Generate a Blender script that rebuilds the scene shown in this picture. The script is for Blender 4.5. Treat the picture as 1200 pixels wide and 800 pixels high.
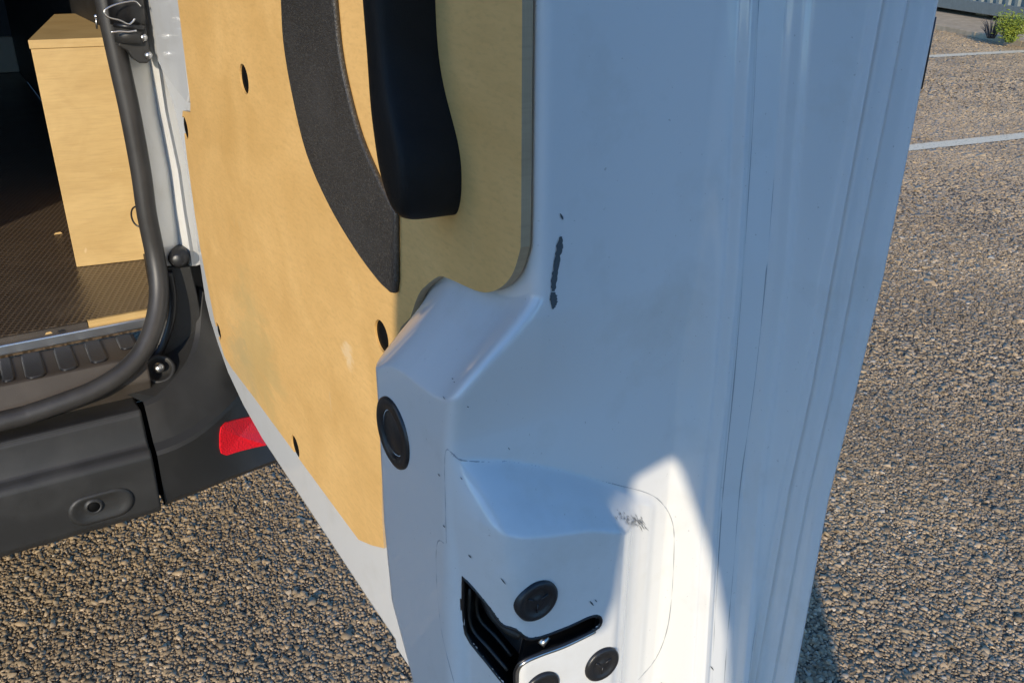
import bpy, bmesh, math, random
import numpy as np
from mathutils import Vector

random.seed(7); rng = np.random.default_rng(11)
scene = bpy.context.scene
for o in list(bpy.data.objects): bpy.data.objects.remove(o)

# ------------------------------------------------------------------ camera
F_PX, W_PX, CAM_H = 1050.0, 1200.0, 1.0
PITCH, HEAD = math.radians(24.3), math.radians(31.2)
FWD = np.array([math.sin(HEAD)*math.cos(PITCH), math.cos(HEAD)*math.cos(PITCH), -math.sin(PITCH)])
RGT = np.array([math.cos(HEAD), -math.sin(HEAD), 0.0]); UPV = np.cross(RGT, FWD)
CAM = np.array([0.0, 0.0, CAM_H])
cd = bpy.data.cameras.new('camera'); cam = bpy.data.objects.new('camera', cd)
scene.collection.objects.link(cam); scene.camera = cam
cd.sensor_width = 36.0; cd.lens = 36.0*F_PX/W_PX; cd.clip_start = 0.02; cd.clip_end = 3000
cam.location = CAM; cam.rotation_euler = (math.pi/2-PITCH, 0, -HEAD)

# ------------------------------------------------------------------ sky, sun, exposure
SUN_AZ, SUN_EL = math.radians(41.0), math.radians(17.0)     # azimuth the light travels to, from +Y towards +X
SUN_DIR = np.array([math.sin(SUN_AZ)*math.cos(SUN_EL), math.cos(SUN_AZ)*math.cos(SUN_EL), -math.sin(SUN_EL)])
world = bpy.data.worlds.new('World'); scene.world = world; world.use_nodes = True
wn = world.node_tree.nodes; wl = world.node_tree.links
sky = wn.new('ShaderNodeTexSky'); sky.sky_type = 'NISHITA'; sky.sun_disc = False
sky.sun_elevation = SUN_EL; sky.sun_rotation = SUN_AZ + math.pi
sky.air_density = 1.0; sky.dust_density = 0.3; sky.ozone_density = 6.0
bgn = wn['Background']; bgn.inputs['Strength'].default_value = 0.15
tint = wn.new('ShaderNodeMix'); tint.data_type = 'RGBA'; tint.blend_type = 'MULTIPLY'; tint.inputs[0].default_value = 1.0
tint.inputs[7].default_value = (0.80, 0.98, 1.10, 1.0)            # the photograph's white balance, over the whole sky
wl.new(sky.outputs[0], tint.inputs[6]); wl.new(tint.outputs[2], bgn.inputs['Color'])
sl = bpy.data.lights.new('sun', 'SUN'); sl.energy = 2.55; sl.angle = math.radians(0.6); sl.color = (1.0, 0.87, 0.68)
sun = bpy.data.objects.new('sun', sl); scene.collection.objects.link(sun)
sun.rotation_euler = Vector(SUN_DIR).to_track_quat('-Z', 'Y').to_euler()
scene.view_settings.view_transform = 'Standard'; scene.view_settings.look = 'None'
scene.view_settings.gamma = 1.0; scene.view_settings.exposure = 0.75
scene.view_settings.use_curve_mapping = False

# ------------------------------------------------------------------ helpers
def ray(px, py): return FWD + (px-600)/F_PX*RGT - (py-400)/F_PX*UPV
def P(px, py, ax, val):                       # photo pixel -> point on the plane axis=val
    d = ray(px, py); return CAM + (val-CAM[ax])/d[ax]*d
def link(name, me, mat=None, parent=None):
    o = bpy.data.objects.new(name, me); scene.collection.objects.link(o)
    if mat is not None: me.materials.append(mat)
    if parent is not None: o.parent = parent
    return o
def tag(o, label=None, cat=None, group=None, kind=None):
    for k, v in (('label', label), ('category', cat), ('group', group), ('kind', kind)):
        if v: o[k] = v
    return o
def empty(name, loc=(0, 0, 0)):
    o = bpy.data.objects.new(name, None); scene.collection.objects.link(o); o.location = loc; return o
def mesh(name, verts, faces, mat=None, parent=None, smooth=False):
    me = bpy.data.meshes.new(name); me.from_pydata([tuple(map(float, v)) for v in verts], [], [tuple(map(int, f)) for f in faces]); me.update()
    bm = bmesh.new(); bm.from_mesh(me); bmesh.ops.recalc_face_normals(bm, faces=bm.faces); bm.to_mesh(me); bm.free()
    if smooth:
        for p in me.polygons: p.use_smooth = True
    return link(name, me, mat, parent)
def bevel(o, w, seg=3, ang=35, smooth=False):
    m = o.modifiers.new('bevel', 'BEVEL'); m.width = w; m.segments = seg; m.limit_method = 'ANGLE'; m.angle_limit = math.radians(ang)
    if smooth:
        for p in o.data.polygons: p.use_smooth = True
        m.harden_normals = True
    return o
def box(name, lo, hi, mat, parent=None, bv=0.0):
    (a, b, c), (d, e, f) = lo, hi
    v = [(a,b,c),(d,b,c),(d,e,c),(a,e,c),(a,b,f),(d,b,f),(d,e,f),(a,e,f)]
    o = mesh(name, v, [(0,3,2,1),(4,5,6,7),(0,1,5,4),(1,2,6,5),(2,3,7,6),(3,0,4,7)], mat, parent)
    if bv: bevel(o, bv)
    return o
def prism(name, poly, axis, a, b, mat, parent=None, bv=0.0, seg=3):
    """2D outline extruded along an axis from a to b. poly in the two other axes, in order."""
    n = len(poly); v = []
    for c in (a, b):
        for p, q in poly:
            v.append({0: (c, p, q), 1: (p, c, q), 2: (p, q, c)}[axis])
    fs = [tuple(range(n)), tuple(range(2*n-1, n-1, -1))] + [(i, (i+1) % n, n+(i+1) % n, n+i) for i in range(n)]
    o = mesh(name, v, fs, mat, parent)
    if bv: bevel(o, bv, seg)
    return o
def grid(name, rows, mat, parent=None, smooth=True, closed=False):
    rows = [list(r) for r in rows]; n = len(rows[0]); v = [p for r in rows for p in r]
    fs = []
    for i in range(len(rows)-1):
        for j in range(n if closed else n-1):
            k = (j+1) % n
            fs.append((i*n+j, i*n+k, (i+1)*n+k, (i+1)*n+j))
    return mesh(name, v, fs, mat, parent, smooth)
def spline(pts, n=8):
    """Catmull-Rom through pts."""
    p = [np.array(q, float) for q in pts]; p = [2*p[0]-p[1]] + p + [2*p[-1]-p[-2]]; out = []
    for i in range(1, len(p)-2):
        for k in range(n):
            t = k/n
            out.append(0.5*((2*p[i]) + (p[i+1]-p[i-1])*t + (2*p[i-1]-5*p[i]+4*p[i+1]-p[i+2])*t*t + (3*p[i]-p[i-1]-3*p[i+1]+p[i+2])*t**3))
    out.append(p[-2]); return out
def tube_data(pts, r, seg=10, closed=False):
    pts = [np.array(p, float) for p in pts]; n = len(pts); v = []; fs = []
    rr = r if hasattr(r, '__len__') else [r]*n
    up = None
    for i in range(n):
        a = pts[(i-1) % n] if closed or i > 0 else pts[0]; b = pts[(i+1) % n] if closed or i < n-1 else pts[-1]
        t = b-a; t = t/(np.linalg.norm(t)+1e-12)
        if up is None: up = np.cross(t, (0.3, 0.5, 0.81)); 
        up = up - t*np.dot(up, t); up /= np.linalg.norm(up)+1e-12; s = np.cross(t, up)
        for k in range(seg):
            a_ = 2*math.pi*k/seg; v.append(pts[i]+rr[i]*(math.cos(a_)*up+math.sin(a_)*s))
    for i in range(n if closed else n-1):
        j = (i+1) % n
        for k in range(seg):
            l = (k+1) % seg; fs.append((i*seg+k, i*seg+l, j*seg+l, j*seg+k))
    if not closed:
        fs.append(tuple(range(seg-1, -1, -1))); fs.append(tuple((n-1)*seg+k for k in range(seg)))
    return v, fs
def tube(name, pts, r, mat, parent=None, seg=10, closed=False):
    v, fs = tube_data(pts, r, seg, closed); return mesh(name, v, fs, mat, parent, True)
def lathe(name, prof, c, n, mat, parent=None, seg=40, smooth=True):
    """prof: list of (radius, height along n) around centre c, axis n."""
    n = np.array(n, float); n /= np.linalg.norm(n); a = np.cross(n, (0, 0, 1.0)); a /= np.linalg.norm(a); b = np.cross(n, a); c = np.array(c, float)
    rows = [[c+h*n+r*(math.cos(2*math.pi*k/seg)*a+math.sin(2*math.pi*k/seg)*b) for k in range(seg)] for r, h in prof]
    return grid(name, rows, mat, parent, smooth, True)
def ss(x, a=0.0, b=1.0):
    t = np.clip((x-a)/(b-a), 0, 1); return t*t*(3-2*t)
def interp(x, xs, ys): return np.interp(x, xs, ys)

# ------------------------------------------------------------------ materials
def mat_new(name, base=(0.5, 0.5, 0.5), rough=0.5, **kw):
    m = bpy.data.materials.new(name); m.use_nodes = True
    b = m.node_tree.nodes['Principled BSDF']; b.inputs['Base Color'].default_value = (*base, 1); b.inputs['Roughness'].default_value = rough
    for k, v in kw.items(): b.inputs[k].default_value = v
    return m
class N:
    def __init__(s, m): s.m = m; s.t = m.node_tree; s.b = s.t.nodes['Principled BSDF']
    def new(s, typ, **kw):
        n = s.t.nodes.new(typ)
        for k, v in kw.items():
            if k in n.inputs.keys() if hasattr(n.inputs, 'keys') else False: n.inputs[k].default_value = v
            else: setattr(n, k, v)
        return n
    def l(s, a, b): s.t.links.new(a, b)
    def coord(s, scale=(1, 1, 1), rot=(0, 0, 0)):
        g = s.new('ShaderNodeNewGeometry'); mp = s.new('ShaderNodeMapping'); mp.inputs['Scale'].default_value = scale; mp.inputs['Rotation'].default_value = rot
        s.l(g.outputs['Position'], mp.inputs['Vector']); return mp.outputs[0]
    def noise(s, vec, scale, detail=4, rough=0.55, dist=0.0):
        n = s.new('ShaderNodeTexNoise'); n.inputs['Scale'].default_value = scale; n.inputs['Detail'].default_value = detail; n.inputs['Roughness'].default_value = rough; n.inputs['Distortion'].default_value = dist
        s.l(vec, n.inputs['Vector']); return n.outputs['Fac']
    def ramp(s, fac, stops):
        r = s.new('ShaderNodeValToRGB'); e = r.color_ramp.elements
        while len(e) < len(stops): e.new(0.5)
        for i, (p, c) in enumerate(stops): e[i].position = p; e[i].color = (*c, 1) if len(c) == 3 else c
        s.l(fac, r.inputs[0]); return r.outputs[0]
    def mix(s, fac, a, b, mode='MIX'):
        n = s.new('ShaderNodeMix'); n.data_type = 'RGBA'; n.blend_type = mode
        for sock, val in ((n.inputs[0], fac), (n.inputs[6], a), (n.inputs[7], b)):
            if hasattr(val, 'links') or hasattr(val, 'is_linked'): s.l(val, sock)
            else: sock.default_value = val if not isinstance(val, tuple) else (*val, 1)[:4]
        return n.outputs[2]
    def bump(s, h, strength, dist, prev=None):
        b = s.new('ShaderNodeBump'); b.inputs['Strength'].default_value = strength; b.inputs['Distance'].default_value = dist
        s.l(h, b.inputs['Height'])
        if prev is not None: s.l(prev, b.inputs['Normal'])
        s.l(b.outputs[0], s.b.inputs['Normal']); return b.outputs[0]
    def col(s, c): s.l(c, s.b.inputs['Base Color'])
    def rgh(s, fac, lo, hi):
        m = s.new('ShaderNodeMapRange'); m.inputs['To Min'].default_value = lo; m.inputs['To Max'].default_value = hi
        s.l(fac, m.inputs[0]); s.l(m.outputs[0], s.b.inputs['Roughness'])

def paint_mat():
    m = mat_new('white_paint', (0.78, 0.78, 0.76), 0.22); n = N(m); c = n.coord()
    d = n.noise(c, 14, 6, 0.65); s_ = n.noise(n.coord((60, 60, 6)), 3, 4)
    col = n.mix(n.ramp(d, [(0.52, (0, 0, 0)), (0.8, (1, 1, 1))]), (0.70, 0.70, 0.68), (0.62, 0.605, 0.56))
    spk = n.noise(c, 420, 2); col = n.mix(n.ramp(spk, [(0.73, (0, 0, 0)), (0.76, (0.5, 0.5, 0.5))]), col, (0.35, 0.33, 0.30))
    n.col(col); n.rgh(d, 0.10, 0.26)
    n.b.inputs['Coat Weight'].default_value = 0.45; n.b.inputs['Coat Roughness'].default_value = 0.02
    n.bump(n.noise(c, 160, 2), 0.02, 0.001); return m
def ply_mat(name='plywood', base=((0.47, 0.27, 0.105), (0.60, 0.37, 0.16)), grain=(6, 6, 70), seed=0.0, rough=0.5, spot=None):
    m = mat_new(name, base[0], rough); n = N(m)
    mp = n.coord(grain); big = n.noise(n.coord((3, 3, 4)), 3.0, 5, 0.6, 0.8); fine = n.noise(mp, 5, 6, 0.6)
    c = n.ramp(big, [(0.3, base[0]), (0.7, base[1])])
    c = n.mix(n.ramp(fine, [(0.42, (0, 0, 0)), (0.75, (0.32, 0.32, 0.32))]), c, tuple(x*0.80 for x in base[0]))
    fleck = n.noise(n.coord((1, 160, 520)), 1.0, 3, 0.6); c = n.mix(n.ramp(fleck, [(0.50, (0, 0, 0)), (0.70, (0.22, 0.22, 0.22))]), c, tuple(x*0.62 for x in base[0]))
    if spot:
        for (cy, cz), rad, colr, th in spot:
            g_ = n.new('ShaderNodeNewGeometry'); vd = n.new('ShaderNodeVectorMath'); vd.operation = 'DISTANCE'; n.l(g_.outputs['Position'], vd.inputs[0]); vd.inputs[1].default_value = (0.21, cy, cz)
            mr = n.new('ShaderNodeMapRange'); mr.inputs['From Min'].default_value = rad; mr.inputs['From Max'].default_value = 0.0; n.l(vd.outputs['Value'], mr.inputs[0])
            nz = n.noise(n.coord((1, 1, 2.2)), 1.6/rad, 6, 0.68, 1.0); ml = n.new('ShaderNodeMath'); ml.operation = 'MULTIPLY'; n.l(mr.outputs[0], ml.inputs[0]); n.l(nz, ml.inputs[1])
            c = n.mix(n.ramp(ml.outputs[0], [(th, (0, 0, 0)), (th+0.14, (0.5, 0.5, 0.5))]), c, colr)
    stain = n.noise(n.coord((1, 1, 1)), 9, 5, 0.7, 1.2)
    c = n.mix(n.ramp(stain, [(0.60, (0, 0, 0)), (0.80, (0.5, 0.5, 0.5))]), c, tuple(x*0.82 for x in base[0]))
    scr = n.noise(n.coord((1, 90, 9), (0.35, 0, 0)), 2.0, 3, 0.5)
    c = n.mix(n.ramp(scr, [(0.735, (0, 0, 0)), (0.76, (0.55, 0.55, 0.55))]), c, (0.70, 0.50, 0.27))
    n.col(c); n.rgh(big, rough-0.08, rough+0.12); n.bump(fine, 0.12, 0.0012); return m
def plastic_mat(name, base, rough, grain=0.25, scale=900):
    m = mat_new(name, base, rough); n = N(m); c = n.coord()
    d = n.noise(c, 16, 5, 0.65)
    n.col(n.mix(n.ramp(d, [(0.42, (0, 0, 0)), (0.8, (1, 1, 1))]), base, tuple(min(1, x*1.35+0.006) for x in base)))
    n.rgh(d, max(0.05, rough-0.08), rough+0.12); n.bump(n.noise(c, scale, 2), grain, 0.0006); return m

M = {}
M['paint'] = paint_mat()
M['ply'] = ply_mat(base=((0.66, 0.39, 0.128), (0.78, 0.485, 0.18)), grain=(4, 10, 60), spot=[((0.86, 0.60), 0.17, (0.50, 0.37, 0.15), 0.22), ((0.93, 0.56), 0.12, (0.44, 0.34, 0.16), 0.24), ((0.585, 0.715), 0.028, (0.82, 0.64, 0.40), 0.26)])
M['plyedge'] = ply_mat('plywood_edge', ((0.33, 0.23, 0.13), (0.48, 0.36, 0.22)), (500, 6, 6))
M['boxply'] = ply_mat('pale_plywood', ((0.50, 0.32, 0.115), (0.62, 0.42, 0.17)), (6, 6, 40), rough=0.55)
M['bumper'] = plastic_mat('bumper_plastic', (0.021, 0.0205, 0.0195), 0.48)
M['step'] = plastic_mat('step_plastic', (0.045, 0.036, 0.028), 0.55, 0.3)
M['pad'] = plastic_mat('pad_rubber', (0.028, 0.028, 0.029), 0.5, 0.5, 1500)
M['grain'] = plastic_mat('grained_plastic', (0.028, 0.026, 0.024), 0.40, 1.0, 1000)
ng = N(M['grain']); sp_ = ng.noise(ng.coord(), 620, 3, 0.7)
gl = [l_ for l_ in ng.t.links if l_.to_socket == ng.b.inputs['Base Color']][0].from_socket
ng.col(ng.mix(ng.ramp(sp_, [(0.52, (0, 0, 0)), (0.68, (0.8, 0.8, 0.8))]), gl, (0.09, 0.083, 0.072)))  # pale flecks put into the colour as sparkle of light on the grain
M['handle'] = plastic_mat('handle_plastic', (0.007, 0.0065, 0.006), 0.55, 0.3, 1300)
M['handle'].node_tree.nodes['Principled BSDF'].inputs['Specular IOR Level'].default_value = 0.2
M['rubber'] = plastic_mat('seal_rubber', (0.030, 0.028, 0.026), 0.42, 0.1)
M['black'] = mat_new('black_plastic', (0.010, 0.010, 0.011), 0.35)
M['hole'] = mat_new('hole_shade', (0.004, 0.004, 0.004), 0.7, **{'Specular IOR Level': 0.1})  # near-black standing in for the shade inside holes and gaps
M['plug'] = plastic_mat('plug_rubber', (0.016, 0.016, 0.017), 0.35, 0.25, 700)
M['steel'] = mat_new('steel', (0.55, 0.54, 0.52), 0.3, Metallic=1.0)
M['alu'] = mat_new('aluminium', (0.72, 0.71, 0.69), 0.32, Metallic=1.0)
M['red'] = mat_new('red_reflector', (0.78, 0.006, 0.016), 0.4)
nr = N(M['red']); vv = nr.new('ShaderNodeTexVoronoi'); vv.inputs['Scale'].default_value = 420; nr.l(nr.coord(), vv.inputs['Vector']); nr.bump(vv.outputs['Distance'], 0.4, 0.002)
M['red'].node_tree.nodes['Principled BSDF'].inputs['Coat Weight'].default_value = 0.25
M['scuff'] = plastic_mat('scuff', (0.06, 0.072, 0.078), 0.6, 0.6, 1200)
M['graze'] = mat_new('graze', (0.16, 0.17, 0.18), 0.5)
M['seam'] = mat_new('seam_dark', (0.33, 0.34, 0.35), 0.6)
M['lining'] = plastic_mat('dark_lining', (0.014, 0.013, 0.012), 0.5)
M['grey'] = plastic_mat('grey_panel', (0.50, 0.48, 0.45), 0.6)
def floor_mat():
    m = mat_new('phenolic_floor', (0.06, 0.042, 0.028), 0.3); n = N(m)
    a = n.new('ShaderNodeTexWave'); a.inputs['Scale'].default_value = 38; b = n.new('ShaderNodeTexWave'); b.inputs['Scale'].default_value = 38
    n.l(n.coord((1, 1, 1), (0, 0, 0.35)), a.inputs['Vector']); n.l(n.coord((1, 1, 1), (0, 0, 0.35+1.57)), b.inputs['Vector'])
    mx = n.new('ShaderNodeMath'); mx.operation = 'MAXIMUM'; n.l(a.outputs['Fac'], mx.inputs[0]); n.l(b.outputs['Fac'], mx.inputs[1])
    d = n.noise(n.coord(), 12, 5, 0.7)
    c = n.mix(n.ramp(mx.outputs[0], [(0.6, (0, 0, 0)), (0.95, (1, 1, 1))]), (0.048, 0.035, 0.024), (0.13, 0.098, 0.068))
    c = n.mix(n.ramp(d, [(0.5, (0, 0, 0)), (0.8, (0.6, 0.6, 0.6))]), c, (0.15, 0.115, 0.08)); n.col(c)
    n.rgh(d, 0.22, 0.42); n.bump(mx.outputs[0], 0.25, 0.002); return m
M['floor'] = floor_mat(); M['kick'] = mat_new('kick_panel', (0.55, 0.46, 0.33), 0.7)
def asphalt_mat():
    m = mat_new('asphalt', (0.12, 0.1, 0.08), 0.75); n = N(m); c = n.coord()
    v = n.new('ShaderNodeTexVoronoi'); v.inputs['Scale'].default_value = 140; n.l(c, v.inputs['Vector'])
    sep = n.new('ShaderNodeSeparateColor'); n.l(v.outputs['Color'], sep.inputs[0])
    stone = n.ramp(sep.outputs[0], [(0.0, (0.20, 0.145, 0.085)), (0.45, (0.31, 0.23, 0.135)), (0.8, (0.40, 0.30, 0.18)), (0.97, (0.55, 0.45, 0.31))])
    gap = n.ramp(v.outputs['Distance'], [(0.30, (0, 0, 0)), (0.62, (1, 1, 1))])
    c2 = n.mix(gap, stone, (0.06, 0.045, 0.03))
    big = n.noise(c, 0.9, 5, 0.6); c2 = n.mix(n.ramp(big, [(0.35, (0, 0, 0)), (0.75, (0.5, 0.5, 0.5))]), c2, (0.13, 0.095, 0.06)); n.col(c2)
    inv = n.new('ShaderNodeMath'); inv.operation = 'SUBTRACT'; inv.inputs[0].default_value = 1.0; n.l(v.outputs['Distance'], inv.inputs[1])
    n.bump(inv.outputs[0], 0.8, 0.006); return m
M['asphalt'] = asphalt_mat()
def chip_mat():
    m = mat_new('stone_chippings', (0.2, 0.17, 0.13), 0.55); n = N(m)
    at = n.new('ShaderNodeAttribute'); at.attribute_name = 'tint'
    c = n.ramp(at.outputs['Fac'], [(0.0, (0.20, 0.145, 0.085)), (0.4, (0.43, 0.315, 0.185)), (0.75, (0.60, 0.445, 0.265)), (0.93, (0.72, 0.51, 0.30)), (1.0, (0.84, 0.72, 0.54))])
    n.col(n.mix(0.35, c, n.ramp(n.noise(n.coord(), 260, 3), [(0.3, (0.16, 0.115, 0.06)), (0.7, (0.46, 0.34, 0.19))]))); n.rgh(at.outputs['Fac'], 0.65, 0.4)
    cc = [l_ for l_ in n.t.links if l_.to_socket == n.b.inputs['Base Color']][0].from_socket
    n.col(n.mix(n.ramp(n.noise(n.coord(), 1.7, 5, 0.65), [(0.35, (0.45, 0.45, 0.45)), (0.62, (0, 0, 0))]), cc, (0.17, 0.125, 0.08))); return m
M['chips'] = chip_mat()

# ------------------------------------------------------------------ ground
g = mesh('asphalt_ground', [(-900,-900,0),(900,-900,0),(900,900,0),(-900,900,0)], [(0,1,2,3)], M['asphalt']); tag(g, kind='structure')

LINES = [(P(1060, 175, 2, 0), P(1200, 160, 2, 0), 0.105), (P(1090, 67, 2, 0), P(1200, 61, 2, 0), 0.145)]
k0_, k1_ = P(1092, 34, 2, 0.0), P(1200, 56, 2, 0.0); kd0 = (k1_-k0_)[:2]/np.linalg.norm(k1_-k0_); kn0 = np.array([-kd0[1], kd0[0]]); kn0 = kn0 if kn0@k0_[:2] > 0 else -kn0
def chips():
    cell = 0.0060
    def fill(x0, x1, y0, y1):
        nx, ny = int((x1-x0)/cell), int((y1-y0)/cell)
        X, Y = np.meshgrid(x0+np.arange(nx)*cell, y0+np.arange(ny)*cell)
        return np.stack([X.ravel(), Y.ravel()], 1)
    parts = []
    for cl_, r0, r1, boxes in ((0.0051, 0.0, 2.5, ((-0.75, 0.55, 0.45, 1.95), (0.55, 2.5, 0.1, 2.2))), (0.0072, 1.9, 4.2, ((1.1, 4.0, 0.2, 3.4),)), (0.0105, 3.2, 7.6, ((2.1, 6.9, 0.4, 4.8),)), (0.0145, 6.0, 13.5, ((3.9, 10.4, 1.4, 7.9),))):
        cell = cl_
        for b in boxes:
            a = fill(*b); a += rng.uniform(-0.42, 0.42, a.shape)*cl_; dist = np.linalg.norm(a, axis=1)
            w = np.clip((r1-dist)/(r1*0.22), 0, 1)*np.clip((dist-r0)/(r1*0.22) if r0 else 1.0+0*dist, 0, 1)
            a = a[rng.random(len(a)) < w*0.94]; parts.append(np.concatenate([a, np.full((len(a), 1), cl_)], 1))
    A = np.concatenate(parts); CL = A[:, 2]; A = A[:, :2]
    rel = np.concatenate([A, np.zeros((len(A), 1))], 1)-CAM; dep = rel@FWD; u = rel@RGT/dep*F_PX+600; v = 400-rel@UPV/dep*F_PX
    A = np.where((((A-k0_[:2])@kn0) > -0.02)[:, None], 1e4, A)
    for a_, b_, wd in LINES:
        a2, b2 = a_[:2], b_[:2]; d_ = (b2-a2)/np.linalg.norm(b2-a2); off = np.abs((A-a2)@np.array([-d_[1], d_[0]])); A = np.where((off < wd/2)[:, None], 1e4, A)
    keep = (A[:, 0] < 1e3) & (dep > 0.2) & (u > -150) & (u < np.where(CL > 0.007, 1270, 1340)) & (u > np.where(CL > 0.007, 860, -999)) & (v > -30) & (v < 920) & ((u < 540) | (u > 800))
    A, CL = A[keep], CL[keep]; n = len(A)
    cube = np.array([(x, y, z) for z in (-1, 1) for y in (-1, 1) for x in (-1, 1)], float)
    V = cube[None]*np.ones((n, 1, 1)); V[:, 4:, :2] *= rng.uniform(0.35, 0.9, (n, 1, 2)); V += rng.uniform(-0.38, 0.38, V.shape)
    size = (CL[:, None, None]*0.46)*rng.lognormal(0.06, 0.34, (n, 1, 1)); V = V*size*np.stack([rng.uniform(0.75, 1.35, n), rng.uniform(0.75, 1.35, n), rng.uniform(0.32, 0.62, n)*np.interp(CL, [0.0051, 0.0072, 0.0105, 0.0145], [1.0, 0.9, 0.7, 0.6])], 1)[:, None, :]
    sc_ = np.interp(CL, [0.0051, 0.0072, 0.0105], [0.30, 0.26, 0.20]); tx, ty = rng.normal(0, 1, n)*sc_, rng.normal(0, 1, n)*sc_; V[:, :, 2] += V[:, :, 0]*tx[:, None]+V[:, :, 1]*ty[:, None]
    a = rng.uniform(0, 6.283, n); ca, sa = np.cos(a)[:, None], np.sin(a)[:, None]
    X = V[:, :, 0]*ca-V[:, :, 1]*sa; Y = V[:, :, 0]*sa+V[:, :, 1]*ca
    V = np.stack([X+A[:, 0:1], Y+A[:, 1:2], V[:, :, 2]+rng.uniform(0.0, 0.26, (n, 1))*CL[:, None]], 2)
    q = np.array([(4,5,7,6),(0,1,5,4),(1,3,7,5),(3,2,6,7),(2,0,4,6)])
    Fq = (q[None]+8*np.arange(n)[:, None, None]).reshape(-1, 4)
    me = bpy.data.meshes.new('stone_chippings'); me.vertices.add(8*n); me.vertices.foreach_set('co', V.reshape(-1))
    me.loops.add(Fq.size); me.loops.foreach_set('vertex_index', Fq.reshape(-1).astype(np.int32))
    me.polygons.add(len(Fq)); me.polygons.foreach_set('loop_start', (np.arange(len(Fq))*4).astype(np.int32)); me.polygons.foreach_set('loop_total', np.full(len(Fq), 4, np.int32))
    me.update(calc_edges=True)
    at = me.attributes.new('tint', 'FLOAT', 'POINT'); at.data.foreach_set('value', np.repeat(np.where(CL > 0.009, 0.62+0.26*rng.random(n), rng.random(n)), 8).astype(np.float32))
    o = link('stone_chippings', me, M['chips']); tag(o, 'brown stone chippings of the car park surface', 'gravel', kind='stuff')
    print('chips', n, 'triangles', 2*len(Fq))
chips()

# ------------------------------------------------------------------ the door: implicit surface of the free end
XIN = 0.217                       # inner steel sheet
ZK = [0.45, 0.57, 0.70, 0.77, 0.84, 0.975, 1.2]
YS = [0.306, 0.312, 0.320, 0.3205, 0.3218, 0.332, 0.340]     # landing between the two seams
YL = [0.300, 0.298, 0.2946, 0.2897, 0.288, 0.2836, 0.280]    # groove near the hem
YE = [0.283, 0.2817, 0.280, 0.2748, 0.2706, 0.268, 0.264]    # hem
CUT = [(0.34, 0.842), (0.36, 0.834), (0.381, 0.8315), (0.40, 0.8305), (0.42, 0.8267), (0.44, 0.817), (0.4546, 0.806), (0.472, 0.783), (0.500, 0.748), (0.515, 0.72)]
CUTS = np.array(spline(CUT, 6))
def x_inner(y, z):
    zb = np.interp(y, CUTS[:, 0], CUTS[:, 1])
    top = np.clip((zb-z)/0.045, 0, 1); yl = np.interp(z, [0.40, 0.50, 0.56, 0.60, 0.66, 0.74], [0.40, 0.425, 0.450, 0.474, 0.478, 0.474]); lf = np.clip((yl-y)/0.034, 0, 1)
    r = np.minimum(0.75*top+0.25*ss(top), np.sin(lf*math.pi/2))
    return XIN-0.042*r
# latch housing (stands proud of the end face)
def y_end(x, z):
    up = 0.3345+0.006*np.sin(np.clip((x-0.22)/0.11, 0, 1)*math.pi)
    lo = 0.349-0.05*(x-0.175)
    k = np.clip((0.832-z)/0.065, 0, 1); k = k*0.6+0.4*ss(k)
    y = up*(1-k)+lo*k
    # raised latch housing: sloping shoulder, ridge on the left, fading right
    zt = np.interp(x, [0.17, 0.179, 0.196, 0.209, 0.231, 0.242, 0.278, 0.305, 0.33], [0.762, 0.759, 0.7526, 0.7485, 0.7377, 0.732, 0.711, 0.695, 0.68])
    zc = np.interp(x, [0.17, 0.186, 0.196, 0.211, 0.238, 0.258, 0.30], [0.730, 0.727, 0.723, 0.7186, 0.713, 0.705, 0.68])
    top = np.clip((zt-z)/(zt-zc), 0, 1)
    left = np.clip((x-0.1765-0.006*np.clip((0.72-z)/0.08, 0, 1))/0.016, 0, 1)
    right = 1-ss(x, 0.256, 0.298)
    plate = 0.0025*ss((zt-z)/0.008)*(1-ss(x, 0.302, 0.311))*ss(x, 0.19, 0.2)
    return y-plate-0.030*(0.75*top+0.25*ss(top))*np.sin(left*math.pi/2)*right
def y_front(x, z):
    ys, yl, ye = (np.interp(z, ZK, k) for k in (YS, YL, YE))
    ye_ = y_end(x, z)
    xs = [0.317, 0.3300, 0.3345, 0.3375, 0.340, 0.357, 0.3585, 0.3615, 0.364, 0.3715, 0.3742, 0.3758, 0.3772, 0.3792, 0.3804, 0.3822, 0.385, 0.392]
    dv = [None, ys+0.0045, ys-0.0008, ys-0.0004, ys+0.0006, ys-0.0006, ys-0.003, ys-0.0095, ys-0.0105, yl+0.0085, yl+0.0045, yl+0.0060, yl-0.0020, yl-0.0050, yl-0.0030, ye+0.0040, ye, ye]
    out = ye_.copy() if hasattr(ye_, 'copy') else ye_
    y0 = y_end(np.full_like(x, 0.317), z)
    vals = [y0]+dv[1:]
    for i in range(len(xs)-1):
        t = np.clip((x-xs[i])/(xs[i+1]-xs[i]), 0, 1); t_ = ss(t) if i in (0, 1, 6, 7, 8, 9, 11, 12, 14) else t
        out = np.where(x >= xs[i], vals[i]*(1-t_)+vals[i+1]*t_, out)
    return out
def smax(a, b, k):
    h = np.clip(0.5+0.5*(a-b)/k, 0, 1); return b*(1-h)+a*h+k*h*(1-h)
XOUT = 0.3885
def solid(x, y, z):               # < 0 inside the steel
    a = x_inner(y, z)-x; b = (y_front(x, z)-y)*0.85
    k = np.interp(z, [0.66, 0.73, 0.80, 0.86], [0.014, 0.009, 0.0055, 0.007])
    return np.maximum(smax(a, b, k), smax(x-XOUT, b, 0.004))
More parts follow.
